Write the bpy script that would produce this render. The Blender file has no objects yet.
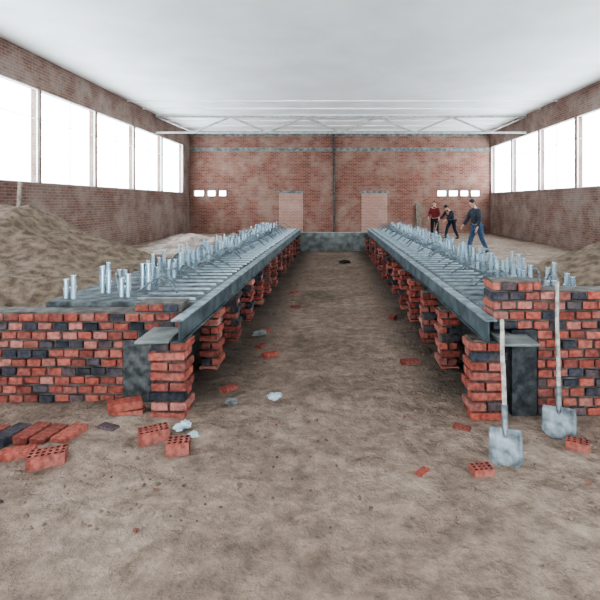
import bpy, math, random
from mathutils import Vector, Matrix, Quaternion, noise
random.seed(7)
D=bpy.data
COL=bpy.context.scene.collection
def link(o): COL.objects.link(o); return o

# ---------------------------------------------------------------- materials
def newmat(name):
    m=D.materials.new(name); m.use_nodes=True
    nt=m.node_tree; b=nt.nodes["Principled BSDF"]
    return m,nt,b
def N(nt,t,**k):
    n=nt.nodes.new(t)
    for a,v in k.items(): setattr(n,a,v)
    return n
def noise_mat(name,c1,c2,scale=8,rough=.85,metal=0,bump=.3,bscale=40,c3=None,detail=6,bdist=.02,lo=.35,hi=.65,spec=None):
    m,nt,b=newmat(name); L=nt.links
    tc=N(nt,'ShaderNodeTexCoord')
    n1=N(nt,'ShaderNodeTexNoise'); n1.inputs['Scale'].default_value=scale; n1.inputs['Detail'].default_value=detail
    L.new(tc.outputs['Object'],n1.inputs['Vector'])
    r=N(nt,'ShaderNodeValToRGB'); e=r.color_ramp.elements
    e[0].position=lo; e[1].position=hi
    e[0].color=(*c1,1); e[1].color=(*c2,1)
    if c3:
        x=e.new((lo+hi)/2); x.color=(*c3,1)
    L.new(n1.outputs['Fac'],r.inputs['Fac']); L.new(r.outputs['Color'],b.inputs['Base Color'])
    b.inputs['Roughness'].default_value=rough; b.inputs['Metallic'].default_value=metal
    if spec is not None: b.inputs['Specular IOR Level'].default_value=spec
    if bump:
        n2=N(nt,'ShaderNodeTexNoise'); n2.inputs['Scale'].default_value=bscale; n2.inputs['Detail'].default_value=8
        L.new(tc.outputs['Object'],n2.inputs['Vector'])
        bp=N(nt,'ShaderNodeBump'); bp.inputs['Strength'].default_value=bump; bp.inputs['Distance'].default_value=bdist
        L.new(n2.outputs['Fac'],bp.inputs['Height']); L.new(bp.outputs['Normal'],b.inputs['Normal'])
    return m
def attr_brick():
    m,nt,b=newmat('fired_clay'); L=nt.links
    a=N(nt,'ShaderNodeAttribute'); a.attribute_name='Col'
    tc=N(nt,'ShaderNodeTexCoord')
    n1=N(nt,'ShaderNodeTexNoise'); n1.inputs['Scale'].default_value=28; n1.inputs['Detail'].default_value=6
    L.new(tc.outputs['Object'],n1.inputs['Vector'])
    r=N(nt,'ShaderNodeValToRGB'); r.color_ramp.elements[0].position=.3; r.color_ramp.elements[0].color=(.5,.5,.55,1)
    r.color_ramp.elements[1].position=.65; r.color_ramp.elements[1].color=(1.15,1.15,1.15,1)
    L.new(n1.outputs['Fac'],r.inputs['Fac'])
    mx=N(nt,'ShaderNodeMix',data_type='RGBA',blend_type='MULTIPLY'); mx.inputs['Factor'].default_value=1
    L.new(a.outputs['Color'],mx.inputs['A']); L.new(r.outputs['Color'],mx.inputs['B'])
    n2=N(nt,'ShaderNodeTexNoise'); n2.inputs['Scale'].default_value=7; n2.inputs['Detail'].default_value=8
    L.new(tc.outputs['Object'],n2.inputs['Vector'])
    r2=N(nt,'ShaderNodeValToRGB'); r2.color_ramp.elements[0].position=.45; r2.color_ramp.elements[0].color=(.02,.02,.02,1)
    r2.color_ramp.elements[1].position=.8; r2.color_ramp.elements[1].color=(.4,.4,.4,1); L.new(n2.outputs['Fac'],r2.inputs['Fac'])
    d=N(nt,'ShaderNodeMix',data_type='RGBA'); L.new(r2.outputs['Color'],d.inputs['Factor']); L.new(mx.outputs['Result'],d.inputs['A']); d.inputs['B'].default_value=(.27,.18,.155,1)
    L.new(d.outputs['Result'],b.inputs['Base Color'])
    b.inputs['Roughness'].default_value=.85; b.inputs['Specular IOR Level'].default_value=.2
    bp=N(nt,'ShaderNodeBump'); bp.inputs['Strength'].default_value=.5; bp.inputs['Distance'].default_value=.006
    L.new(n1.outputs['Fac'],bp.inputs['Height']); L.new(bp.outputs['Normal'],b.inputs['Normal'])
    return m
def hall_brick(name,c1,c2,cm,lime,limelo=.5):
    m,nt,b=newmat(name); L=nt.links
    tc=N(nt,'ShaderNodeTexCoord'); s=N(nt,'ShaderNodeSeparateXYZ'); L.new(tc.outputs['Object'],s.inputs[0])
    ad=N(nt,'ShaderNodeMath',operation='ADD'); L.new(s.outputs['X'],ad.inputs[0]); L.new(s.outputs['Y'],ad.inputs[1])
    c=N(nt,'ShaderNodeCombineXYZ'); L.new(ad.outputs[0],c.inputs['X']); L.new(s.outputs['Z'],c.inputs['Y'])
    bt=N(nt,'ShaderNodeTexBrick'); L.new(c.outputs[0],bt.inputs['Vector'])
    bt.inputs['Scale'].default_value=1; bt.inputs['Brick Width'].default_value=.26; bt.inputs['Row Height'].default_value=.085
    bt.inputs['Mortar Size'].default_value=.010; bt.inputs['Bias'].default_value=-.1
    bt.inputs['Color1'].default_value=(*c1,1); bt.inputs['Color2'].default_value=(*c2,1); bt.inputs['Mortar'].default_value=(*cm,1)
    n1=N(nt,'ShaderNodeTexNoise'); n1.inputs['Scale'].default_value=.9; n1.inputs['Detail'].default_value=9; n1.inputs['Roughness'].default_value=.7
    L.new(tc.outputs['Object'],n1.inputs['Vector'])
    r=N(nt,'ShaderNodeValToRGB'); r.color_ramp.elements[0].position=limelo; r.color_ramp.elements[0].color=(0,0,0,1)
    r.color_ramp.elements[1].position=limelo+.2; r.color_ramp.elements[1].color=(.7,.7,.7,1)
    L.new(n1.outputs['Fac'],r.inputs['Fac'])
    mx=N(nt,'ShaderNodeMix',data_type='RGBA'); L.new(r.outputs['Color'],mx.inputs['Factor'])
    L.new(bt.outputs['Color'],mx.inputs['A']); mx.inputs['B'].default_value=(*lime,1)
    L.new(mx.outputs['Result'],b.inputs['Base Color']); b.inputs['Roughness'].default_value=.95; b.inputs['Specular IOR Level'].default_value=.15
    return m
def floor_mat():
    m,nt,b=newmat('trampled_earth'); L=nt.links
    tc=N(nt,'ShaderNodeTexCoord')
    def ns(sc,det=8,ro=.6):
        n=N(nt,'ShaderNodeTexNoise'); n.inputs['Scale'].default_value=sc; n.inputs['Detail'].default_value=det; n.inputs['Roughness'].default_value=ro
        L.new(tc.outputs['Object'],n.inputs['Vector']); return n
    a=ns(1.0,9,.62); c=ns(8,10,.72)
    r=N(nt,'ShaderNodeValToRGB'); e=r.color_ramp.elements
    e[0].position=.32; e[0].color=(.20,.148,.115,1); e[1].position=.68; e[1].color=(.37,.285,.23,1)
    x=e.new(.5); x.color=(.29,.215,.17,1)
    L.new(a.outputs['Fac'],r.inputs['Fac'])
    r2=N(nt,'ShaderNodeValToRGB'); r2.color_ramp.elements[0].position=.35; r2.color_ramp.elements[0].color=(.68,.67,.67,1)
    r2.color_ramp.elements[1].position=.65; r2.color_ramp.elements[1].color=(1.15,1.15,1.15,1)
    L.new(c.outputs['Fac'],r2.inputs['Fac'])
    mx=N(nt,'ShaderNodeMix',data_type='RGBA',blend_type='MULTIPLY'); mx.inputs['Factor'].default_value=1
    L.new(r.outputs['Color'],mx.inputs['A']); L.new(r2.outputs['Color'],mx.inputs['B'])
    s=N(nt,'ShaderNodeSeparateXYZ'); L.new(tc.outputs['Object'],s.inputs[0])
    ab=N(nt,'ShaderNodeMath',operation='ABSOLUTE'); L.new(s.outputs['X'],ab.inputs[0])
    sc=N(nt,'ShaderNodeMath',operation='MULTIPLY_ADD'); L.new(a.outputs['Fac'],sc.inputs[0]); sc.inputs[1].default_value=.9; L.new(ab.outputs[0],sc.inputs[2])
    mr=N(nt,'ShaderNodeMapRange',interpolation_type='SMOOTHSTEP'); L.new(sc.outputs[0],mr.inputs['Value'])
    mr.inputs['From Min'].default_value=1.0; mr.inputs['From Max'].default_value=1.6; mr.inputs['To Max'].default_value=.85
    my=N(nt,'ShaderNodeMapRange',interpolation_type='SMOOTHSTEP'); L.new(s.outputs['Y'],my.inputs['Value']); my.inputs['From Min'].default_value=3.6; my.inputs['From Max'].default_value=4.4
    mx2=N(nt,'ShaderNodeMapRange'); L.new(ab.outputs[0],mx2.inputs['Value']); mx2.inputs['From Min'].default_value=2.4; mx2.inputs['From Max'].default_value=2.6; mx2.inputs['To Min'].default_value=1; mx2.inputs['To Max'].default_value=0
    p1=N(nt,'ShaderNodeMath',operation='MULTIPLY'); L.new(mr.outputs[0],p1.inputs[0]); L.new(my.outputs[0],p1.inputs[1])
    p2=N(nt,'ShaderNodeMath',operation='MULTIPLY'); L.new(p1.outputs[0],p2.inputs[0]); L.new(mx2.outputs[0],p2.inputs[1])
    dk=N(nt,'ShaderNodeMix',data_type='RGBA'); L.new(p2.outputs[0],dk.inputs['Factor']); L.new(mx.outputs['Result'],dk.inputs['A']); dk.inputs['B'].default_value=(.065,.048,.038,1)  # dark damp soil along the piers, with shade painted into the colour
    L.new(dk.outputs['Result'],b.inputs['Base Color'])
    b.inputs['Roughness'].default_value=.9; b.inputs['Specular IOR Level'].default_value=.25
    d=ns(5,10,.6); bp=N(nt,'ShaderNodeBump'); bp.inputs['Strength'].default_value=1; bp.inputs['Distance'].default_value=.17
    L.new(d.outputs['Fac'],bp.inputs['Height']); L.new(bp.outputs['Normal'],b.inputs['Normal'])
    return m
M={}
M['clay']=attr_brick()
M['mortar']=noise_mat('mortar',(.06,.05,.045),(.14,.12,.105),12)
M['conc']=noise_mat('grey_concrete',(.12,.125,.12),(.25,.255,.25),5)
M['smear']=noise_mat('dark_cement_render',(.035,.036,.037),(.12,.12,.118),14,bump=1,bscale=20)
M['deck']=noise_mat('rough_screed',(.04,.044,.046),(.15,.163,.168),9,bump=.8,bscale=25)
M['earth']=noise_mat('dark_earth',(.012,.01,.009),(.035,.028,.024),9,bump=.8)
M['sand']=noise_mat('brown_sand',(.115,.085,.064),(.235,.178,.137),9,bump=.5,bscale=45,bdist=.03,rough=.95,detail=12,spec=.2)
M['sandr']=noise_mat('rubble_heap_earth',(.19,.14,.12),(.42,.34,.3),3,bump=.9,bscale=12,bdist=.05,rough=.95)
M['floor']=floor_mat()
M['galv']=noise_mat('galvanised_steel',(.4,.51,.58),(.62,.72,.78),6,rough=.27,metal=.7,bump=0)
M['beam']=noise_mat('primed_steel',(.035,.044,.05),(.10,.118,.125),5,rough=.65,metal=.1,bump=.2,spec=.3)
M['beamtop']=noise_mat('bare_steel',(.10,.125,.14),(.27,.31,.33),9,rough=.55,metal=.2,bump=.2)
M['angle']=noise_mat('dull_steel',(.2,.24,.27),(.5,.56,.6),6,rough=.4,metal=.4,bump=.1)
M['conduit']=noise_mat('grey_conduit',(.05,.06,.067),(.18,.21,.23),20,rough=.45,bump=0)
M['bitumen']=noise_mat('bitumen_coat',(.022,.024,.027),(.07,.072,.075),14,rough=.7,bump=.8,spec=.3,bscale=20)
M['wood']=noise_mat('greyed_wood',(.2,.17,.15),(.42,.38,.34),25,rough=.6,bump=.1)
M['oldwood']=noise_mat('weathered_wood',(.12,.09,.07),(.25,.2,.16),12,rough=.8,bump=.3)
M['blade']=noise_mat('worn_steel_blade',(.08,.09,.098),(.24,.26,.275),14,rough=.5,metal=.3,bump=.15)
M['plastic']=noise_mat('crumpled_polythene',(.25,.32,.35),(.55,.62,.65),10,rough=.35,bump=.3)
M['ceil']=noise_mat('ceiling_panel',(.80,.79,.79),(.88,.87,.87),.8,rough=.9,bump=0)
M['truss']=noise_mat('painted_pale_steel',(.34,.33,.31),(.5,.49,.46),6,rough=.6,bump=0)
M['frame']=noise_mat('white_window_frame',(.8,.82,.84),(.9,.91,.92),4,rough=.5,bump=0)
M['wallfar']=hall_brick('far_brickwork',(.27,.115,.085),(.16,.068,.052),(.28,.21,.18),(.34,.25,.21),.45)
M['wallside']=hall_brick('side_brickwork',(.22,.125,.10),(.15,.085,.068),(.25,.2,.175),(.32,.265,.235),.42)
M['infill']=hall_brick('infill_brickwork',(.40,.23,.185),(.34,.19,.15),(.42,.32,.28),(.45,.34,.3),.5)
M['skin']=noise_mat('skin',(.42,.25,.18),(.5,.31,.23),10,rough=.5,bump=0)
M['hair']=noise_mat('dark_hair',(.015,.012,.01),(.03,.025,.02),30,rough=.6,bump=0)
def cloth(n,c): return noise_mat(n,tuple(x*.75 for x in c),tuple(min(1,x*1.2) for x in c),12,rough=.9,bump=.2)
M['maroon']=cloth('maroon_cloth',(.16,.022,.026)); M['navy']=cloth('navy_cloth',(.02,.028,.05))
M['black']=cloth('black_cloth',(.014,.014,.018)); M['jeans']=cloth('blue_denim',(.05,.085,.15)); M['grey']=cloth('slate_cloth',(.04,.05,.065))
m,nt,b=newmat('window_glass')
out=[n for n in nt.nodes if n.type=='OUTPUT_MATERIAL'][0]
t=N(nt,'ShaderNodeBsdfTransparent'); g=N(nt,'ShaderNodeBsdfGlossy'); g.inputs['Roughness'].default_value=.05
mxs=N(nt,'ShaderNodeMixShader'); mxs.inputs[0].default_value=.03
nt.links.new(t.outputs[0],mxs.inputs[1]); nt.links.new(g.outputs[0],mxs.inputs[2]); nt.links.new(mxs.outputs[0],out.inputs[0])
M['glass']=m

# ---------------------------------------------------------------- mesh builder
class MB:
    def __init__(s): s.v=[]; s.f=[]; s.c=[]; s.sm=[]
    def add(s,vs,fs,col=(1,1,1),smooth=False):
        o=len(s.v); s.v+= [tuple(v) for v in vs]
        for f in fs: s.f.append([i+o for i in f]); s.c.append(col); s.sm.append(smooth)
    def box(s,c,d,rot=None,col=(1,1,1),bev=0):
        x,y,z=[a/2 for a in d]
        if bev:
            b=bev; vs=[];idx={}
            for sx in(-1,1):
                for sy in(-1,1):
                    for sz in(-1,1):
                        for ax in range(3):
                            p=[sx*(x-b),sy*(y-b),sz*(z-b)]; p[ax]=[sx*x,sy*y,sz*z][ax]
                            idx[(sx,sy,sz,ax)]=len(vs); vs.append(Vector(p))
            fs=[]
            for ax in range(3):
                o=[i for i in range(3) if i!=ax]
                for sg in(-1,1):
                    q=[]
                    for a,b2 in((-1,-1),(1,-1),(1,1),(-1,1)):
                        k=[0,0,0]; k[ax]=sg; k[o[0]]=a; k[o[1]]=b2; q.append(idx[(*k,ax)])
                    fs.append(q)
                for a in(-1,1):
                    for b2 in(-1,1):
                        k1=[0,0,0];k1[o[0]]=a;k1[o[1]]=b2;k1[ax]=-1
                        k2=list(k1);k2[ax]=1
                        fs.append([idx[(*k1,o[0])],idx[(*k2,o[0])],idx[(*k2,o[1])],idx[(*k1,o[1])]])
            for sx in(-1,1):
                for sy in(-1,1):
                    for sz in(-1,1): fs.append([idx[(sx,sy,sz,a)] for a in range(3)])
        else:
            vs=[Vector(p) for p in((-x,-y,-z),(x,-y,-z),(x,y,-z),(-x,y,-z),(-x,-y,z),(x,-y,z),(x,y,z),(-x,y,z))]
            fs=[(0,3,2,1),(4,5,6,7),(0,1,5,4),(1,2,6,5),(2,3,7,6),(3,0,4,7)]
        if rot: vs=[rot@v for v in vs]
        c=Vector(c); s.add([v+c for v in vs],fs,col)
    def bb(s,a,b,**k):
        s.box([(a[i]+b[i])/2 for i in range(3)],[abs(b[i]-a[i]) for i in range(3)],**k)
    def tube(s,pts,rad,seg=10,caps=True,smooth=True,col=(1,1,1)):
        pts=[Vector(p) for p in pts]; rr=rad if isinstance(rad,(list,tuple)) else [rad]*len(pts)
        rings=[];prev=None
        for i,p in enumerate(pts):
            t=(pts[min(i+1,len(pts)-1)]-pts[max(i-1,0)]).normalized()
            if prev is None: u=t.orthogonal().normalized()
            else:
                u=(prev-t*prev.dot(t)).normalized()
            prev=u; w=t.cross(u)
            rings.append([p+(u*math.cos(2*math.pi*k/seg)+w*math.sin(2*math.pi*k/seg))*rr[i] for k in range(seg)])
        vs=[v for r in rings for v in r]; fs=[]
        for i in range(len(pts)-1):
            for k in range(seg):
                fs.append((i*seg+k,i*seg+(k+1)%seg,(i+1)*seg+(k+1)%seg,(i+1)*seg+k))
        s.add(vs,fs,col,smooth)
        if caps: s.add(rings[0],[list(range(seg))[::-1]],col); s.add(rings[-1],[list(range(seg))],col)
    def ell(s,c,r,nu=14,nv=9,col=(1,1,1),zmin=-1,rot=None):
        vs=[];fs=[]
        for j in range(nv+1):
            ph=-math.pi/2+math.pi*j/nv
            for i in range(nu):
                th=2*math.pi*i/nu
                v=Vector((math.cos(ph)*math.cos(th)*r[0],math.cos(ph)*math.sin(th)*r[1],max(zmin,math.sin(ph))*r[2]))
                if rot: v=rot@v
                vs.append(v+Vector(c))
        for j in range(nv):
            for i in range(nu): fs.append((j*nu+i,j*nu+(i+1)%nu,(j+1)*nu+(i+1)%nu,(j+1)*nu+i))
        s.add(vs,fs,col,True)
    def obj(s,name,mat,parent=None,fix=True):
        me=D.meshes.new(name); me.from_pydata(s.v,[],s.f); 
        a=me.color_attributes.new('Col','FLOAT_COLOR','CORNER')
        for p,c,sm in zip(me.polygons,s.c,s.sm):
            p.use_smooth=sm
            for li in p.loop_indices: a.data[li].color=(*c,1)
        me.materials.append(mat); me.validate(); me.update()
        if fix:
            import bmesh
            bm=bmesh.new(); bm.from_mesh(me); bmesh.ops.recalc_face_normals(bm,faces=bm.faces[:]); bm.to_mesh(me); bm.free()
        o=D.objects.new(name,me); link(o)
        if parent: o.parent=parent
        return o
def tag(o,label,cat,group=None,kind=None):
    o['label']=label; o['category']=cat
    if group: o['group']=group
    if kind: o['kind']=kind
    return o
def struct(o,label=None,cat=None):
    o['kind']='structure'
    if label: o['label']=label
    if cat: o['category']=cat
    return o
def empty(name,loc=(0,0,0)):
    o=D.objects.new(name,None); o.location=loc; o.empty_display_size=.1; return link(o)
def R3(x=0,y=0,z=0):
    from mathutils import Euler
    return Euler((x,y,z)).to_matrix()

# ---------------------------------------------------------------- hall shell
XL,XR,YF,YB=-8.15,8.8,26.5,-3.0
SILL,HEAD,TOP=2.25,4.85,5.75
def fz(x,y):
    n=noise.fractal(Vector((x*.9,y*.9,0)),1,2,4)*.035+noise.noise(Vector((x*3.3,y*3.3,5)))*.02
    if 4.1<y<16.5 and .75<abs(x)<1.6:
        k=min(1,(y-4.1)/.5); d=(abs(x)-1.3)/.3
        n+=k*math.exp(-d*d)*(.04+.05*noise.noise(Vector((x*4,y*3,9))))
    return max(0,n+.008)
vs=[];fs=[];nx,ny=260,320
for j in range(ny+1):
    y=YB+(YF+.3-YB)*(j/ny)**1.4
    for i in range(nx+1):
        u=i/nx*2-1; x=.3+8.9*(abs(u)**1.5)*(1 if u>0 else -1)
        vs.append((x,y,fz(x,y)))
for j in range(ny):
    for i in range(nx):
        a=j*(nx+1)+i; fs.append((a,a+1,a+nx+2,a+nx+1))
mb=MB(); mb.add(vs,fs,smooth=True); mb.bb((XL-.4,YB,-.3),(XR+.4,YF+.4,-.05))
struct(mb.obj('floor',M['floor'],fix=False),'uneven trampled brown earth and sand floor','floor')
mb=MB(); mb.bb((XL-.4,YB,TOP),(XR+.4,YF+.4,TOP+.2))
for k in range(20):
    y=YB+.5+k*1.5
    if y>17: mb.bb((XL,y,TOP-.05),(XR,y+.07,TOP))
struct(mb.obj('ceiling',M['ceil']),'pale ribbed ceiling of roof panels','ceiling')
WT=.25
def sidewall(name,x0,x1,wins):
    mb=MB()
    mb.bb((x0,YB,0),(x1,YF,SILL)); mb.bb((x0,YB,HEAD),(x1,YF,TOP))
    edges=[YB]+[e for w in wins for e in w]+[YF]
    for i in range(0,len(edges),2): mb.bb((x0,edges[i],SILL),(x1,edges[i+1],HEAD))
    return struct(mb.obj(name,M['wallside']),'bare red brick side wall with a band of tall windows','wall')
winL=[(y,y+3.02) for y in (-2.6,.55,3.7,6.85,10.0,13.1,16.2,19.3,22.4)]
winR=[(y,y+3.0) for y in (-2.5,.85,4.2,7.55,10.9,14.1,17.2,20.3,23.4)]
sidewall('wall_left',XL-WT,XL,winL); sidewall('wall_right',XR,XR+WT,winR)
wn=0
def window(x,a,b,z0,z1,axis='Y'):
    global wn; wn+=1
    def P(u,z,w): return (x+w,u,z) if axis=='Y' else (u,x+w,z)
    mb=MB(); t=.03
    for (u0,u1,za,zb) in [(a,b,z0,z0+t),(a,b,z1-t,z1),(a,a+t,z0,z1),(b-t,b,z0,z1)]+\
        ([((a+b)/2-.01,(a+b)/2+.01,z0,z1),(a,b,z0+(z1-z0)*.68,z0+(z1-z0)*.68+.018)] if b-a>1 else []):
        mb.bb(P(u0,za,-.02),P(u1,zb,.02))
    f=mb.obj('window_%d'%wn,M['frame']); struct(f,'tall white-framed window flooded with daylight','window')
    g=MB(); g.bb(P(a+t,z0+t,-.004),P(b-t,z1-t,.004)); g.obj('glass_pane',M['glass'],f)
for a,b in winL: window(XL-.06,a,b,SILL,HEAD)
for a,b in winR: window(XR+.06,a,b,SILL,HEAD)
mb=MB(); T=.4
smallL=[(-7.95,-7.35),(-7.2,-6.7),(-6.55,-6.1)]; smallR=[(5.85,6.4),(6.5,7.05),(7.15,7.65),(7.75,8.3)]
ops=smallL+smallR
mb.bb((XL-WT,YF,0),(XR+WT,YF+T,2.08)); mb.bb((XL-WT,YF,2.42),(XR+WT,YF+T,TOP))
xs=[XL-WT]+[e for o in ops for e in o]+[XR+WT]
for i in range(0,len(xs),2): mb.bb((xs[i],YF,2.08),(xs[i+1],YF+T,2.42))
struct(mb.obj('wall_far',M['wallfar']),'high end wall of blotchy red brickwork','wall')
for a,b in ops: window(YF+.2,a,b,2.08,2.42,'X')
mb=MB(); mb.bb((XL-WT,YB-.3,0),(-2.8,YB,TOP)); mb.bb((3.2,YB-.3,0),(XR+WT,YB,TOP)); mb.bb((-2.8,YB-.3,4.2),(3.2,YB,TOP))  # unseen rear wall, added to cut fill light; gateway lets some through
struct(mb.obj('wall_near_added',M['wallside']),'unseen brick end wall added to limit daylight, with open gateway','wall')
mb=MB(); mb.bb((XL,YF-.05,4.62),(XR,YF-.002,4.82)); struct(mb.obj('trim_1',M['conc']),'weathered concrete band across the end wall','trim')
mb=MB(); mb.bb((XL,YF-.03,TOP-.28),(XR,YF-.002,TOP-.02)); struct(mb.obj('trim_2',M['conc']),'pale ring beam under the ceiling','trim')
for n,(a,b) in enumerate([(-3.1,-1.75),(1.55,3.0)]):
    mb=MB(); mb.bb((a,YF-.03,0),(b,YF-.002,2.25))
    mb2=MB(); mb2.bb((a-.1,YF-.06,2.25),(b+.1,YF-.002,2.4))
    d=mb.obj('door_%d'%(n+1),M['infill']); struct(d,'doorway blocked up with lighter brick infill','doorway')
    mb2.obj('lintel',M['conc'],d)
mb=MB(); mb.tube([(0,YF-.1,0),(0,YF-.1,TOP-.05)],.06,12)
for z in(.8,2.6,4.3): mb.tube([(0,YF-.1,z),(0,YF-.1,z+.09)],.08,12)
tag(mb.obj('downpipe',noise_mat('rusty_pipe',(.06,.045,.045),(.15,.12,.11),8)),'dark vertical drain pipe fixed to the brick end wall','pipe')
def truss(y):
    zb=4.92
    e=empty('roof_truss',(0,y,zb)); tag(e,'pale painted steel lattice truss spanning the hall','roof truss',group='roof trusses')
    zt=TOP-.06-zb-.05
    mb=MB(); mb.box((0.32,0,0),(XR-XL-.02,.10,.085)); mb.obj('bottom_chord',M['truss'],e)
    mb=MB(); mb.box((0.32,0,zt),(XR-XL-.02,.10,.085)); mb.obj('top_chord',M['truss'],e)
    n=10; w=(XR-XL-.1)/n
    for i in range(n):
        a=Vector((XL+.05+i*w,0,0.0 if i%2 else zt)); b=Vector((XL+.05+(i+1)*w,0,zt if i%2 else 0.0))
        mb=MB(); mb.tube([a,b],.055,4); mb.obj('diagonal_brace',M['truss'],e)
for y in(21.5,): truss(y)

# ---------------------------------------------------------------- near brickwork
REDS=[(.32,.088,.064),(.27,.078,.058),(.35,.11,.083),(.23,.07,.055),(.30,.098,.076),(.35,.145,.117)]
DARK=[(.04,.044,.054),(.06,.056,.066),(.095,.068,.07),(.05,.054,.066)]
def bcol(pd=.3):
    r=random.random()
    c=random.choice(DARK) if r<pd else random.choice(REDS)
    k=random.uniform(.8,1.2); return tuple(min(1,x*k) for x in c)
BH=.077
def wall_courses(name,ext,y0,y1,label,pd):
    mb=MB(); core=MB()
    for i,(a,b) in enumerate(ext):
        z=i*BH; x=a; first=True; pp=pd*(1.6 if i%3==0 else .7)
        while x<b-.03:
            L=.113*random.uniform(.95,1.05)
            if first and i%2: L*=.5
            first=False
            e=min(x+L,b)
            if b-e<.04: e=b
            j=random.uniform(-.010,.010)
            mb.box(((x+e)/2,(y0+y1)/2+j,z+.032+random.uniform(-.003,.003)),(e-x,y1-y0,.058+random.uniform(-.004,.003)),R3(0,random.uniform(-.025,.025),random.uniform(-.02,.02)),bcol(pp),bev=.004)
            x=e+.016
        core.bb((a+.008,y0+.024,z),(b-.008,y1-.024,z+BH-.004))
    e=empty(name,((ext[0][0]+ext[0][1])/2,(y0+y1)/2,0)); tag(e,label,'brick wall')
    for m_,n_,k in((mb,'brickwork','clay'),(core,'mortar_joints','mortar')):
        o=m_.obj(n_,M[k]); o.parent=e; o.matrix_parent_inverse=Matrix.Translation(-Vector(e.location))
    return e
ext=[(-4.3,-1.80)]*7+[(-4.3,-1.27)]*3+[(-1.70,-1.29)]
wall_courses('brick_wall',ext,4.0,4.25,'low new brick wall of red and sooty bricks before the sand heap',.21)
ext=[(1.63,3.8)]*9+[(1.27,3.8)]*4+[(1.27,1.66)]
wall_courses('brick_wall',ext,3.75,4.0,'low red brick wall with dark bricks beside the leaning shovels',.21)
mb=MB(); mb.bb((-1.795,4.0,0),(-1.48,4.24,7*BH-.004)); tag(mb.obj('wall_stub',M['smear']),'rough dark cement-rendered stub at the brick wall end','wall stub',group='rendered wall stubs')
mb=MB(); mb.bb((1.42,3.75,0),(1.62,3.99,9*BH-.004)); tag(mb.obj('wall_stub',M['bitumen']),'black bitumen-coated stub at the brick wall end','wall stub',group='rendered wall stubs')
mb=MB(); mb.box((-1.39,3.77,.641),(.26,.42,.024),R3(0,0,.03),bev=.006); tag(mb.obj('cap_slab',M['conc']),'thin grey concrete slab capping the end brick pier','concrete slab',group='cap slabs')
mb=MB(); mb.box((1.40,3.72,.641),(.28,.46,.024),R3(0,0,-.03),bev=.006); tag(mb.obj('cap_slab',M['conc']),'thin grey concrete slab capping the end brick pier','concrete slab',group='cap slabs')

def pier(side,y,wide=False):
    mb=MB(); w=.28 if wide else .185; cx=1.05+w/2 if side>0 else -(1.14+w/2)
    for i in range(8):
        z=i*.078+.034
        s=random.uniform(-.008,.008)+side*(.0 if i%2 else .02); ry=random.uniform(-.05,.05)
        if i%2==0:
            for k in(-1,1):
                mb.box((cx+s,y+k*.053,z),(w-.004,.098,.058),R3(0,random.uniform(-.02,.02),ry),bcol(.17),bev=.004)
        else:
            for k in range(2):
                mb.box((cx+(k-.5)*(w/2+.004)+s,y+random.uniform(-.01,.01),z),(w/2-.01,.215,.058),R3(0,random.uniform(-.02,.02),ry*.6),bcol(.17),bev=.004)
        mb.box((cx,y,i*.078+.070),(w-.06,.17,.022),None,(.07,.058,.05))
    mb.box((cx,y,.62),(w-.04,.18,.01),None,(.12,.1,.09))
    o=mb.obj('brick_pier',M['clay'])
    tag(o,'upright stacked red brick pier under the steel beam','brick pier',group='brick piers under the beams')
PY=[3.76]+[4.8+.93*k for k in range(13)]
for s in(-1,1):
    for i,y in enumerate(PY): pier(s,y,i==0)
def beam(side):
    x=side*1.18; xo=side*1.25; e=empty('steel_beam',(side*1.215,10,.626)); tag(e,'long grey steel channel beam carried on brick piers','steel beam')
    mb=MB(); a,b=3.6,16.52; z0,z1=.626,.79
    mb.bb((x,a,z0),(x+side*.012,b,z1)); mb.bb((x-side*.02,a,z0),(xo,b,z0+.012)); w=mb.obj('web',M['beam'])
    mb=MB(); mb.bb((x-side*.02,a,z1),(xo,b,z1+.012)); t=mb.obj('top_flange',M['beamtop'])
    for o in(w,t): o.parent=e; o.matrix_parent_inverse=Matrix.Translation(-Vector(e.location))
beam(-1); beam(1)
for s,ya,xe in((-1,4.27,2.62),(1,4.02,2.42)):
    e=empty('service_platform',(s*1.9,10,0)); tag(e,'long raised platform with rough dark screed deck','platform')
    mb=MB(); mb.bb((s*1.262,ya,.74),(s*xe,16.5,.80)); d=mb.obj('deck',M['deck'])
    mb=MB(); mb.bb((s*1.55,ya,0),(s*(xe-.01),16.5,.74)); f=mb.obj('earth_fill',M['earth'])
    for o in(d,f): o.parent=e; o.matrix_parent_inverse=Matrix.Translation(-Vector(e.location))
mb=MB(); mb.bb((-2.45,16.55,0),(2.45,16.8,.60)); mb.bb((-2.47,16.53,.60),(2.47,16.82,.66))
tag(mb.obj('cross_wall',M['conc']),'low grey concrete wall closing the far end of the channel','low wall')

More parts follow.
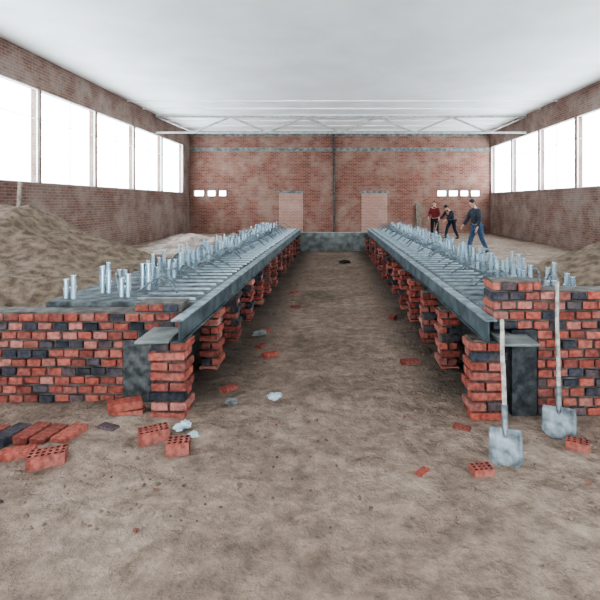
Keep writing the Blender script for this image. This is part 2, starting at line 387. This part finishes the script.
def copy_of(o):
    c=o.copy(); COL.objects.link(c); return c
mb=MB(); mb.bb((-.27,-.018,0),(.27,.018,.005)); mb.bb((-.27,-.018,.005),(.27,-.013,.02))
bar0=mb.obj('steel_angle',M['angle']); tag(bar0,'steel angle lying across the dark deck','steel angle',group='steel angles on the decks')
first=True
for s,ya in((-1,4.4),(1,4.2)):
    y=ya
    while y<16.3:
        o=bar0 if first else copy_of(bar0); first=False
        o.location=(s*(1.555+random.uniform(-.012,.012)),y,.80); o.rotation_euler=(0,0,random.uniform(-.06,.06)); y+=.25
def pipe_mesh(h,name):
    mb=MB(); seg=16; ro,ri=.023,.019
    for r in(ro,ri):
        vs=[(r*math.cos(2*math.pi*k/seg),r*math.sin(2*math.pi*k/seg),z) for z in(0,h) for k in range(seg)]
        mb.add(vs,[(k,(k+1)%seg,seg+(k+1)%seg,seg+k) for k in range(seg)],smooth=True)
    vs=[(r*math.cos(2*math.pi*k/seg),r*math.sin(2*math.pi*k/seg),h) for r in(ro,ri) for k in range(seg)]
    mb.add(vs,[(k,(k+1)%seg,seg+(k+1)%seg,seg+k) for k in range(seg)])
    mb.tube([(0,0,h*.35),(0,0,h*.35+.035)],.028,16)
    return mb.obj(name,M['galv'])
variants=[pipe_mesh(h,'pipe_stub') for h in(.18,.22,.27)]
used=set()
def place_pipe(x,y,k):
    o=variants[k] if k not in used else copy_of(variants[k]); used.add(k)
    o.location=(x,y,.80); o.rotation_euler=(random.uniform(-.02,.02),random.uniform(-.02,.02),0)
    tag(o,'upright galvanised steel pipe stub rising from the deck','pipe stub',group='galvanised pipe stubs')
def conduit_mesh(seed):
    r=random.Random(seed); mb=MB(); p=[]
    h=r.uniform(.09,.19); L=r.uniform(.25,.48); wob=r.uniform(-.12,.12); sk=r.uniform(.6,1.6)
    for i in range(19):
        t=i/18; p.append((-L*t,wob*math.sin(t*3.1),.012+(h*math.sin(math.pi*t**sk) if 0<t<1 else 0)))
    mb.tube(p,.0105,8); return mb.obj('conduit',M['conduit'])
cv=[conduit_mesh(i) for i in range(9)]; cu=set()
def place_conduit(x,y,rz):
    k=random.randrange(9); o=cv[k] if k not in cu else copy_of(cv[k]); cu.add(k)
    o.location=(x,y,.82); o.rotation_euler=(0,0,rz)
    tag(o,'thin curved grey cable conduit arching over the deck','conduit',group='curved conduits on the decks')
place_pipe(-2.45,4.42,1); place_pipe(-2.53,4.44,0); place_pipe(-2.40,5.0,2); place_pipe(-2.48,5.02,1)
for s,ya in((-1,4.5),(1,4.35)):
    y=ya;n=0
    while y<16.2:
        bx=1.92 if n%2 else 1.97
        for j,(dx,dy) in enumerate([(0,0),(.068,.01)]): place_pipe(s*(bx+dx),y+dy,random.randrange(3))
        if n%3!=2:
            place_pipe(s*(2.25),y+.2,random.randrange(3)); place_pipe(s*(2.318),y+.21,random.randrange(3))
        place_conduit(s*(bx-.04),y+.07,(0 if s>0 else math.pi)+random.uniform(-.45,.45))
        if n%2: place_conduit(s*2.19,y+.14,math.pi*.5+random.uniform(-.3,.3))
        y+=.38+random.uniform(-.02,.02); n+=1
for k in range(9):
    if k not in cu: D.objects.remove(cv[k])

# ---------------------------------------------------------------- heaps
def interp(pts,x):
    if x<=pts[0][0]: return pts[0][1]
    for (a,va),(b,vb) in zip(pts,pts[1:]):
        if x<=b:
            t=(x-a)/(b-a); return va+(vb-va)*t
    return pts[-1][1]
def heap(name,x0,x1,y0,y1,hf,mat,label,cat='sand heap',n=(180,180),amp=.06):
    vs=[];fs=[]; nx,ny=n
    for j in range(ny+1):
        for i in range(nx+1):
            x=x0+(x1-x0)*i/nx; y=y0+(y1-y0)*j/ny
            h=hf(x,y); nz=noise.fractal(Vector((x*1.1,y*1.1,3.1)),1,2,3)*amp*1.8+max(0,noise.noise(Vector((x*8,y*8,1)))-.25)*amp*1.6+noise.noise(Vector((x*20,y*20,1)))*amp*.18
            vs.append((x,y,max(-.03,h+nz*min(1,max(0,h)*3))))
    for j in range(ny):
        for i in range(nx):
            a=j*(nx+1)+i; fs.append((a,a+1,a+nx+2,a+nx+1))
    border=[i for i in range(nx+1)]+[j*(nx+1)+nx for j in range(1,ny+1)]+[ny*(nx+1)+i for i in range(nx-1,-1,-1)]+[j*(nx+1) for j in range(ny-1,0,-1)]
    o=len(vs)
    for k in border: vs.append((vs[k][0],vs[k][1],-.03))
    nb=len(border)
    for k in range(nb): fs.append((border[k],border[(k+1)%nb],o+(k+1)%nb,o+k))
    mb=MB(); mb.add(vs,fs,smooth=True); ob=mb.obj(name,mat); tag(ob,label,cat); return ob
rl=[(-8.0,.0),(-7.2,.9),(-6,1.5),(-5.2,1.72),(-4.6,1.66),(-4.25,1.34),(-3.6,1.13),(-3.2,1.0),(-2.6,.84)]
def hl(x,y):
    r=(interp(rl,x-.1)+interp(rl,x)+interp(rl,x+.1))/3
    f=(1-.38*((7-y)/2.7)) if y<7 else math.exp(-((y-7)/2.2)**2)
    e=min(1,max(0,(11.8-y)/1.0)); return r*f*e-.01
heap('sand_heap',-8.05,-2.63,4.28,12,hl,M['sand'],'large soft heap of brown sand behind the brick wall',amp=.075)
rr=[(2.45,.78),(2.9,1.0),(3.4,1.2),(4.2,1.45),(5.2,1.0),(6.5,.2),(7,0)]
def hr(x,y):
    r=interp(rr,x); f=(1-.3*((6-y)/2)) if y<6 else math.exp(-((y-6)/1.4)**2)
    return r*f*min(1,max(0,(9.4-y)))-.01
heap('sand_heap',2.43,7,4.03,9.6,hr,M['sand'],'smaller brown sand heap beside the platform')
def hf3(x,y):
    return .42*math.exp(-(((x+5.2)/1.3)**2+((y-18.5)/1.8)**2))+.3*math.exp(-(((x+6.8)/.8)**2+((y-21)/1.5)**2))-.03
heap('rubble_heap',-8.0,-2.8,14.5,24.5,hf3,M['sandr'],'low pinkish heap of rubble and sand near the wall','rubble heap',(80,90),.12)

# ---------------------------------------------------------------- loose bricks
def hollow_brick(L=.25,W=.12,H=.085,nx=6,ny=3,col=(.30,.098,.075)):
    mb=MB(); x0,y0=-L/2,-W/2
    mb.add([(x0,y0,0),(-x0,y0,0),(-x0,-y0,0),(x0,-y0,0),(x0,y0,H),(-x0,y0,H),(-x0,-y0,H),(x0,-y0,H)],
        [(0,3,2,1),(0,1,5,4),(1,2,6,5),(2,3,7,6),(3,0,4,7)],col)
    cw,ch=L/nx,W/ny; r=min(cw,ch)*.32
    for i in range(nx):
        for j in range(ny):
            cx=x0+cw*(i+.5); cy=y0+ch*(j+.5)
            cs=[(cx+cw/2,cy+ch/2,H),(cx-cw/2,cy+ch/2,H),(cx-cw/2,cy-ch/2,H),(cx+cw/2,cy-ch/2,H)]
            oc=[(cx+r*math.cos(math.pi/4*k),cy+r*math.sin(math.pi/4*k),H) for k in range(8)]
            ob=[(p[0],p[1],H*.2) for p in oc]
            vs=cs+oc+ob
            fs=[(3,0,5,4,11),(0,1,7,6,5),(1,2,9,8,7),(2,3,11,10,9)]
            mb.add(vs,fs,col)
            mb.add(vs,[(4+k,4+(k+1)%8,12+(k+1)%8,12+k) for k in range(8)]+[tuple(range(19,11,-1))],tuple(c*.25 for c in col))  # hole walls and bottoms use darkened clay, shade painted into the colour
    return mb.obj('hollow_brick',M['clay'],fix=False)
def solid_brick(col):
    mb=MB(); mb.box((0,0,.0325),(.25,.12,.065),None,col,bev=.003); return mb.obj('brick',M['clay'])
taken=[]
def put(o,x,y,rz,z=0,rx=0,ry=0,label='loose dusty red brick lying on the trampled floor'):
    o.location=(x,y,z+.004); o.rotation_euler=(rx,ry,rz); tag(o,label,'brick',group='loose bricks on the floor'); taken.append((x,y))
HB='loose perforated red brick with rows of holes facing up'
put(hollow_brick(L=.22),-1.86,3.05,.35,0,label=HB)
put(hollow_brick(L=.2),-1.29,3.36,.5,0,label=HB)
put(hollow_brick(L=.15,W=.11,nx=4),-1.06,3.2,.2,.0,label=HB)
put(hollow_brick(L=.15,W=.09,H=.06,nx=4),1.68,3.24,-.5,0,label=HB)
put(hollow_brick(L=.13,W=.09,H=.055,nx=4),.92,2.93,.15,0,label=HB)
for (x,y,r,d,sc) in [(-2.32,3.38,1.35,1,.95),(-2.18,3.40,1.42,0,.95),(-2.04,3.37,1.40,0,.95),(-1.90,3.38,1.38,0,.95),(-2.11,3.14,.3,0,.8),
  (-2.46,3.36,1.38,0,.95),(-2.42,3.13,.15,0,1),(-1.63,3.74,.2,0,.9),(-1.68,3.5,-.4,1,.6),(-.706,5.19,.6,0,.7),(.80,4.93,.1,0,.8),(.955,3.51,-.6,0,.5),
  (.55,2.93,.8,0,.42),(-.9,6.2,.3,0,.5),(-.95,4.25,.8,0,.6),(-.62,7.6,.2,0,.6),(.86,6.9,1.2,0,.7),(-.75,8.8,1.0,0,.7),(-.86,5.5,1.2,0,.6),(1.25,3.32,.3,0,.4)]:
    o=solid_brick(random.choice(DARK[1:3] if d else REDS[:4])); put(o,x,y,r,label='loose dark sooty brick lying on the trampled floor' if d else 'loose dusty red brick lying on the trampled floor')
    o.scale=(sc,sc,sc)
o=solid_brick(REDS[0]); put(o,-1.66,3.73,.5,.064)
def crumple(x,y,s,label,name='plastic_bag',cat='plastic bag',mat='plastic',flat=.45):
    import bmesh
    bm=bmesh.new(); bmesh.ops.create_icosphere(bm,subdivisions=4,radius=1)
    off=random.uniform(0,50)
    for v in bm.verts:
        d=1+.6*noise.noise(v.co*1.9+Vector((off,0,0)))+.35*noise.noise(v.co*5+Vector((off,3,0)))
        v.co*=d; v.co.z*=flat
    zm=min(v.co.z for v in bm.verts)
    for v in bm.verts: v.co.z-=zm; v.co*=s
    me=D.meshes.new(name); bm.to_mesh(me); bm.free(); me.materials.append(M[mat])
    o=D.objects.new(name,me); link(o); o.location=(x,y,.004); o.rotation_euler=(0,0,random.uniform(0,6)); tag(o,label,cat); taken.append((x,y)); return o
crumple(-1.13,3.52,.055,'crumpled pale blue plastic bag beside the brick pier')
crumple(-1.02,3.40,.035,'small crumpled pale plastic scrap by the brick pier','plastic_scrap','plastic scrap')
crumple(-.51,4.06,.05,'crumpled white scrap lying on the floor','paper_scrap','scrap')
crumple(-.86,3.96,.045,'crumpled grey scrap lying on the floor','paper_scrap','scrap','conc')
crumple(-.95,6.0,.07,'pale lump of mortar lying by the piers','mortar_lump','mortar lump','conc')
crumple(.3,13.2,.13,'dark discarded sack lying on the channel floor','sack','sack','earth',.3)
mb=MB()
for i in range(1500):
    if i%3==0: 
        x=random.choice((-1,1))*random.uniform(.7,1.02); y=random.uniform(4.0,13)
    else:
        x=random.uniform(-3.2,3.2); y=2.4+abs(random.gauss(0,1.4))
        if y>3.45 and abs(x)>.98: continue
    if abs(x)<.55 and random.random()<.6: continue
    if .95<x<1.25 and y<3.3: continue
    if any((x-a)**2+(y-b)**2<.03 for a,b in taken): continue
    s=random.choice((.006,.008,.011,.016)); k=random.uniform(.55,1.0)
    mb.box((x,y,fz(x,y)+s*.15),(s*1.6,s*1.2,s),R3(random.random(),random.random(),random.random()*3),(.25*k,.19*k,.15*k) if random.random()<.92 else (.24*k,.1*k,.08*k))
o=mb.obj('earth_clods',M['clay']); tag(o,'scattered crumbs of earth and broken brick','debris',kind='stuff')

# ---------------------------------------------------------------- shovels
def shovel(tip,top,roll,label,bw=.105,bl=.27):
    tip=Vector(tip); top=Vector(top); L=(top-tip).length
    e=empty('shovel',tip); tag(e,label,'shovel')
    d=(top-tip).normalized(); q=d.to_track_quat('Z','Y'); e.rotation_mode='QUATERNION'; e.rotation_quaternion=q@Quaternion((0,0,1),roll)
    mb=MB(); n=14;m=12; vs=[];fs=[]
    for j in range(n+1):
        t=j/n
        w=bw*(.22+.78*min(1,(t/.22))**.6) if t<.22 else bw*(1-.03*(t-.22))
        if t>.9: w*=.97
        for i in range(m+1):
            u=i/m*2-1
            y=.025*(u*u)-.02*math.sin(t*math.pi)
            if abs(u)<.25: y+=.008*(1-t)*(1-abs(u)/.25)
            vs.append((u*w,y,t*bl))
    off=len(vs); vs+=[(x,y+.003,z) for x,y,z in vs]
    for j in range(n):
        for i in range(m):
            a=j*(m+1)+i; fs.append((a,a+1,a+m+2,a+m+1)); fs.append((off+a,off+a+m+1,off+a+m+2,off+a+1))
    bd=[i for i in range(m+1)]+[j*(m+1)+m for j in range(1,n+1)]+[n*(m+1)+i for i in range(m-1,-1,-1)]+[j*(m+1) for j in range(n-1,0,-1)]
    for k in range(len(bd)): a,b=bd[k],bd[(k+1)%len(bd)]; fs.append((a,b,off+b,off+a))
    mb.add(vs,fs,smooth=True); mb.obj('blade',M['blade'],e)
    mb=MB(); mb.tube([(0,.0,bl*.75),(0,.004,bl*.95),(0,.006,bl+.06),(0,.006,bl+.14)],[.008,.018,.021,.022],12); mb.obj('socket',M['blade'],e)
    mb=MB(); mb.tube([(0,.006,bl+.08),(0,.004,bl+.3),(0.004,0,L*.75),(0,.0,L-.01),(0,0,L)],[.016,.016,.0155,.015,.01],12); mb.obj('handle',M['wood'],e)
    return e
shovel((1.10,3.0,.0),(1.215,3.40,.86),0,'shovel with grey steel blade leaning on the pier cap',bw=.105,bl=.24)
shovel((1.62,3.38,.0),(1.77,3.73,1.08),0,'shovel with worn dark blade leaning against the brick wall',bw=.115,bl=.22)

# ---------------------------------------------------------------- people
def skin_mesh(verts,edges,rad,root=0,lev=2):
    me=D.meshes.new('tmp'); me.from_pydata([tuple(v) for v in verts],edges,[])
    o=D.objects.new('tmp',me); link(o); m=o.modifiers.new('s','SKIN'); m.use_smooth_shade=True
    for i,r in enumerate(rad):
        sv=me.skin_vertices[0].data[i]; sv.radius=(r,r) if not isinstance(r,tuple) else r; sv.use_root=(i==root)
    ss=o.modifiers.new('u','SUBSURF'); ss.levels=lev; ss.render_levels=lev
    bpy.context.view_layer.update()
    ev=o.evaluated_get(bpy.context.evaluated_depsgraph_get()); m2=ev.to_mesh()
    vs=[v.co.copy() for v in m2.vertices]; fs=[list(p.vertices) for p in m2.polygons]
    ev.to_mesh_clear(); D.objects.remove(o); D.meshes.remove(me)
    return vs,fs
def dirv(a): return Vector((0,-math.sin(a),-math.cos(a)))
def person(loc,rz,lean,headt,legs,arms,top,bot,label,splay=.0,hat=None,scale=1,hair='hair'):
    r=math.radians; lean=r(lean); up=Vector((0,-math.sin(lean),math.cos(lean))); X=Vector((1,0,0))
    lens=[]
    for (h,k) in legs: lens.append(.44*math.cos(r(h))+.43*math.cos(r(h-k)))
    pz=max(lens)+.085; P=Vector((0,0,pz))
    W=P+up*.17; C=P+up*.36; NB=P+up*.52; NK=P+up*.58
    ha=lean+r(headt); hu=Vector((0,-math.sin(ha),math.cos(ha))); hf=Vector((0,-math.cos(ha),-math.sin(ha)))
    H1=NK+hu*.06+hf*.01; H2=NK+hu*.14+hf*.012; H3=NK+hu*.215+hf*.0
    v=[P,W,C,NB,NK,H1,H2,H3]; rd=[.12,.115,(.145,.105),.07,.052,.062,.083,.055]
    ed=[(i,i+1) for i in range(7)]
    J={}
    for s,(sh,el,sp) in zip((-1,1),arms):
        S=C+up*.10+X*s*.17; d1=dirv(r(sh))+X*s*math.sin(r(sp)); d1.normalize(); E=S+d1*.29
        d2=dirv(r(sh+el))+X*s*math.sin(r(sp))*.3; d2.normalize(); Wr=E+d2*.25; Pm=Wr+d2*.06; Kn=Wr+d2*.095
        i=len(v); v+=[S,E,Wr,Pm,Kn]; rd+=[.058,.042,.028,(.034,.022),(.034,.018)]; ed+=[(3,i),(i,i+1),(i+1,i+2),(i+2,i+3),(i+3,i+4)]
        J[('arm',s)]=(S,E,Wr,Pm,Kn,d2)
    for s,(h,k) in zip((-1,1),legs):
        Hp=P+X*s*.095-Vector((0,0,.05)); Kn=Hp+dirv(r(h))*.40+X*s*splay; An=Kn+dirv(r(h-k))*.42+X*s*splay*.5
        i=len(v); v+=[Hp,Kn,An]; rd+=[.085,.058,.04]; ed+=[(0,i),(i,i+1),(i+1,i+2)]
        J[('leg',s)]=(Hp,Kn,An)
    vs,fs=skin_mesh(v,ed,rd)
    body=MB(); body.add(vs,fs,smooth=True)
    hr=Matrix((X,-hf,hu)).transposed()
    body.ell(H2+hf*.012,(.076,.095,.115),rot=hr)
    body.ell(H2+hf*.105-hu*.01,(.013,.02,.026),8,6,rot=hr)
    for s in(-1,1): body.ell(H2+X*s*.078-hu*.005,(.01,.02,.032),8,6,rot=hr)
    body.ell(H1+hf*.075-hu*.0,(.03,.03,.025),8,6,rot=hr)
    for s in(-1,1):
        S,E,Wr,Pm,Kn,d=J[('arm',s)]
        side=Vector((0,1,0)) if abs(d.y)<.8 else Vector((0,0,1))
        fw=(side-d*side.dot(d)).normalized(); inn=(-X*s-d*(-X*s).dot(d)).normalized()
        for k in range(4):
            L=(.07,.08,.075,.058)[k]; b=Kn+fw*((k-1.5)*-.019)
            p=[b-d*.01,b+d*L*.45+inn*.006,b+d*L*.75+inn*.022,b+d*L*.92+inn*.04]
            a,f=skin_mesh(p,[(0,1),(1,2),(2,3)],[.009,.009,.0085,.007],lev=1); body.add(a,f,smooth=True)
        b=Wr+d*.03-fw*.025
        p=[b,b-fw*.022+d*.03,b-fw*.02+d*.055+inn*.015]
        a,f=skin_mesh(p,[(0,1),(1,2)],[.011,.01,.008],lev=1); body.add(a,f,smooth=True)
    e=empty('person',loc); e.rotation_euler=(0,0,rz); e.scale=(scale,)*3; tag(e,label,'person')
    body.obj('body',M['skin'],e)
    for s in(-1,1):
        mb=MB(); mb.ell(H2+hf*.098+X*s*.03+hu*.012,(.011,.008,.007),8,6,rot=hr); mb.obj('eye',M['black'],e)
    mb=MB(); mb.ell(H2+hf*.1-hu*.052,(.022,.008,.005),8,6,rot=hr); mb.obj('mouth',M['maroon'],e)
    mb=MB()
    mb.ell(H2-hf*.006+hu*.028,(.086,.102,.1),zmin=-.15,rot=hr); mb.ell(H2-hf*.03-hu*.01,(.08,.075,.09),rot=hr)
    if hat: mb.ell(H2+hf*.07+hu*.05,(.07,.07,.012),rot=hr)
    mb.obj('cap' if hat else 'hair',M[hat or hair],e)
    v=[P-up*.02,W,C,NB+up*.01]; rd=[(.17,.135),(.165,.13),(.185,.135),.085]; ed=[(0,1),(1,2),(2,3)]
    for s in(-1,1):
        S,E,Wr,Pm,Kn,d=J[('arm',s)]; i=len(v); v+=[S,E,Wr-d*.02]; rd+=[.082,.062,.047]; ed+=[(2,i),(i,i+1),(i+1,i+2)]
    a,f=skin_mesh(v,ed,rd); mb=MB(); mb.add(a,f,smooth=True)
    mb.tube([NB-up*.01,NB+up*.045],[.085,.07],14,caps=False); mb.obj('jacket',M[top],e)
    v=[P]; rd=[(.15,.12)]; ed=[]
    for s in(-1,1):
        Hp,Kn,An=J[('leg',s)]; i=len(v); mid=(Hp+Kn)/2; v+=[Hp,mid,Kn,An+Vector((0,0,.01))]; rd+=[.105,.092,.075,.062]; ed+=[(0,i),(i,i+1),(i+1,i+2),(i+2,i+3)]
    a,f=skin_mesh(v,ed,rd); mb=MB(); mb.add(a,f,smooth=True); mb.obj('trousers',M[bot],e)
    for s in(-1,1):
        Hp,Kn,An=J[('leg',s)]
        dn=(An-Kn).normalized(); ft=Vector((0,-1,0)); ft=(ft-dn*ft.dot(dn)).normalized()
        if An.z<.14: dn=Vector((0,0,-1)); ft=Vector((0,-1,0))
        p=[An-dn*.05,An+dn*.04-ft*.02,An+dn*.045+ft*.08,An+dn*.05+ft*.17]
        a,f=skin_mesh(p,[(0,1),(1,2),(2,3)],[.05,.045,.04,(.04,.03)],lev=2)
        mb=MB(); mb.add(a,f,smooth=True); mb.obj('boot',M['black'],e)
    RM=Matrix.Translation(Vector(loc))@Matrix.Rotation(rz,4,'Z')@Matrix.Scale(scale,4)
    return {s:RM@J[('arm',s)][4] for s in(-1,1)}
person((4.75,15.6,0),math.radians(-65),12,12,((24,8),(-16,14)),((20,22,8),(-4,30,8)),'grey','jeans','man in dark jacket and blue jeans walking, leaning forward',scale=1.07)
person((4.75,22.2,0),math.radians(-20),2,8,((4,2),(-3,3)),((12,55,12),(8,60,12)),'maroon','black','man in maroon jacket and dark trousers standing with bent arms',splay=.02)
h=person((5.6,22.3,0),math.radians(-60),28,15,((32,22),(-8,22)),((38,20,4),(30,30,4)),'navy','navy','man in dark work clothes bending forward over a shovel',splay=.02,hat='black')
a=h[-1]; dd=Vector((a.x-.3,a.y-.25,0))
topp=Vector((a.x,a.y,a.z))+(Vector((a.x,a.y,a.z))-dd).normalized()*.3
shovel(dd,topp,0,'shovel held by the bending man in dark clothes',bw=.11,bl=.28)

mb=MB(); mb.tube([(-6.9,10.2,.3),(-7.95,11.9,2.2)],.05,8); tag(mb.obj('pole',M['oldwood']),'dark wooden pole leaning on the brick wall behind the sand','pole')
mb=MB(); mb.box((4.75,26.25,.85),(.3,.04,1.7),R3(-.2,0,0)); tag(mb.obj('board',M['oldwood']),'weathered board leaning against the end wall','board')

# ---------------------------------------------------------------- light, camera
w=D.worlds.new('sky'); bpy.context.scene.world=w; w.use_nodes=True
bg=w.node_tree.nodes['Background']; bg.inputs[0].default_value=(.80,.93,1,1); bg.inputs[1].default_value=9.5
try: bpy.context.scene.view_settings.look='AgX - High Contrast'
except Exception as ex: print(ex)
cam=D.cameras.new('camera'); co=D.objects.new('camera',cam); link(co); bpy.context.scene.camera=co
co.location=(0,0,1.7); co.rotation_euler=(math.radians(90),0,0)
cam.sensor_width=36; cam.lens=470/600*36; cam.shift_x=-34/600; cam.shift_y=-97/600; cam.clip_end=200; cam.clip_start=.05
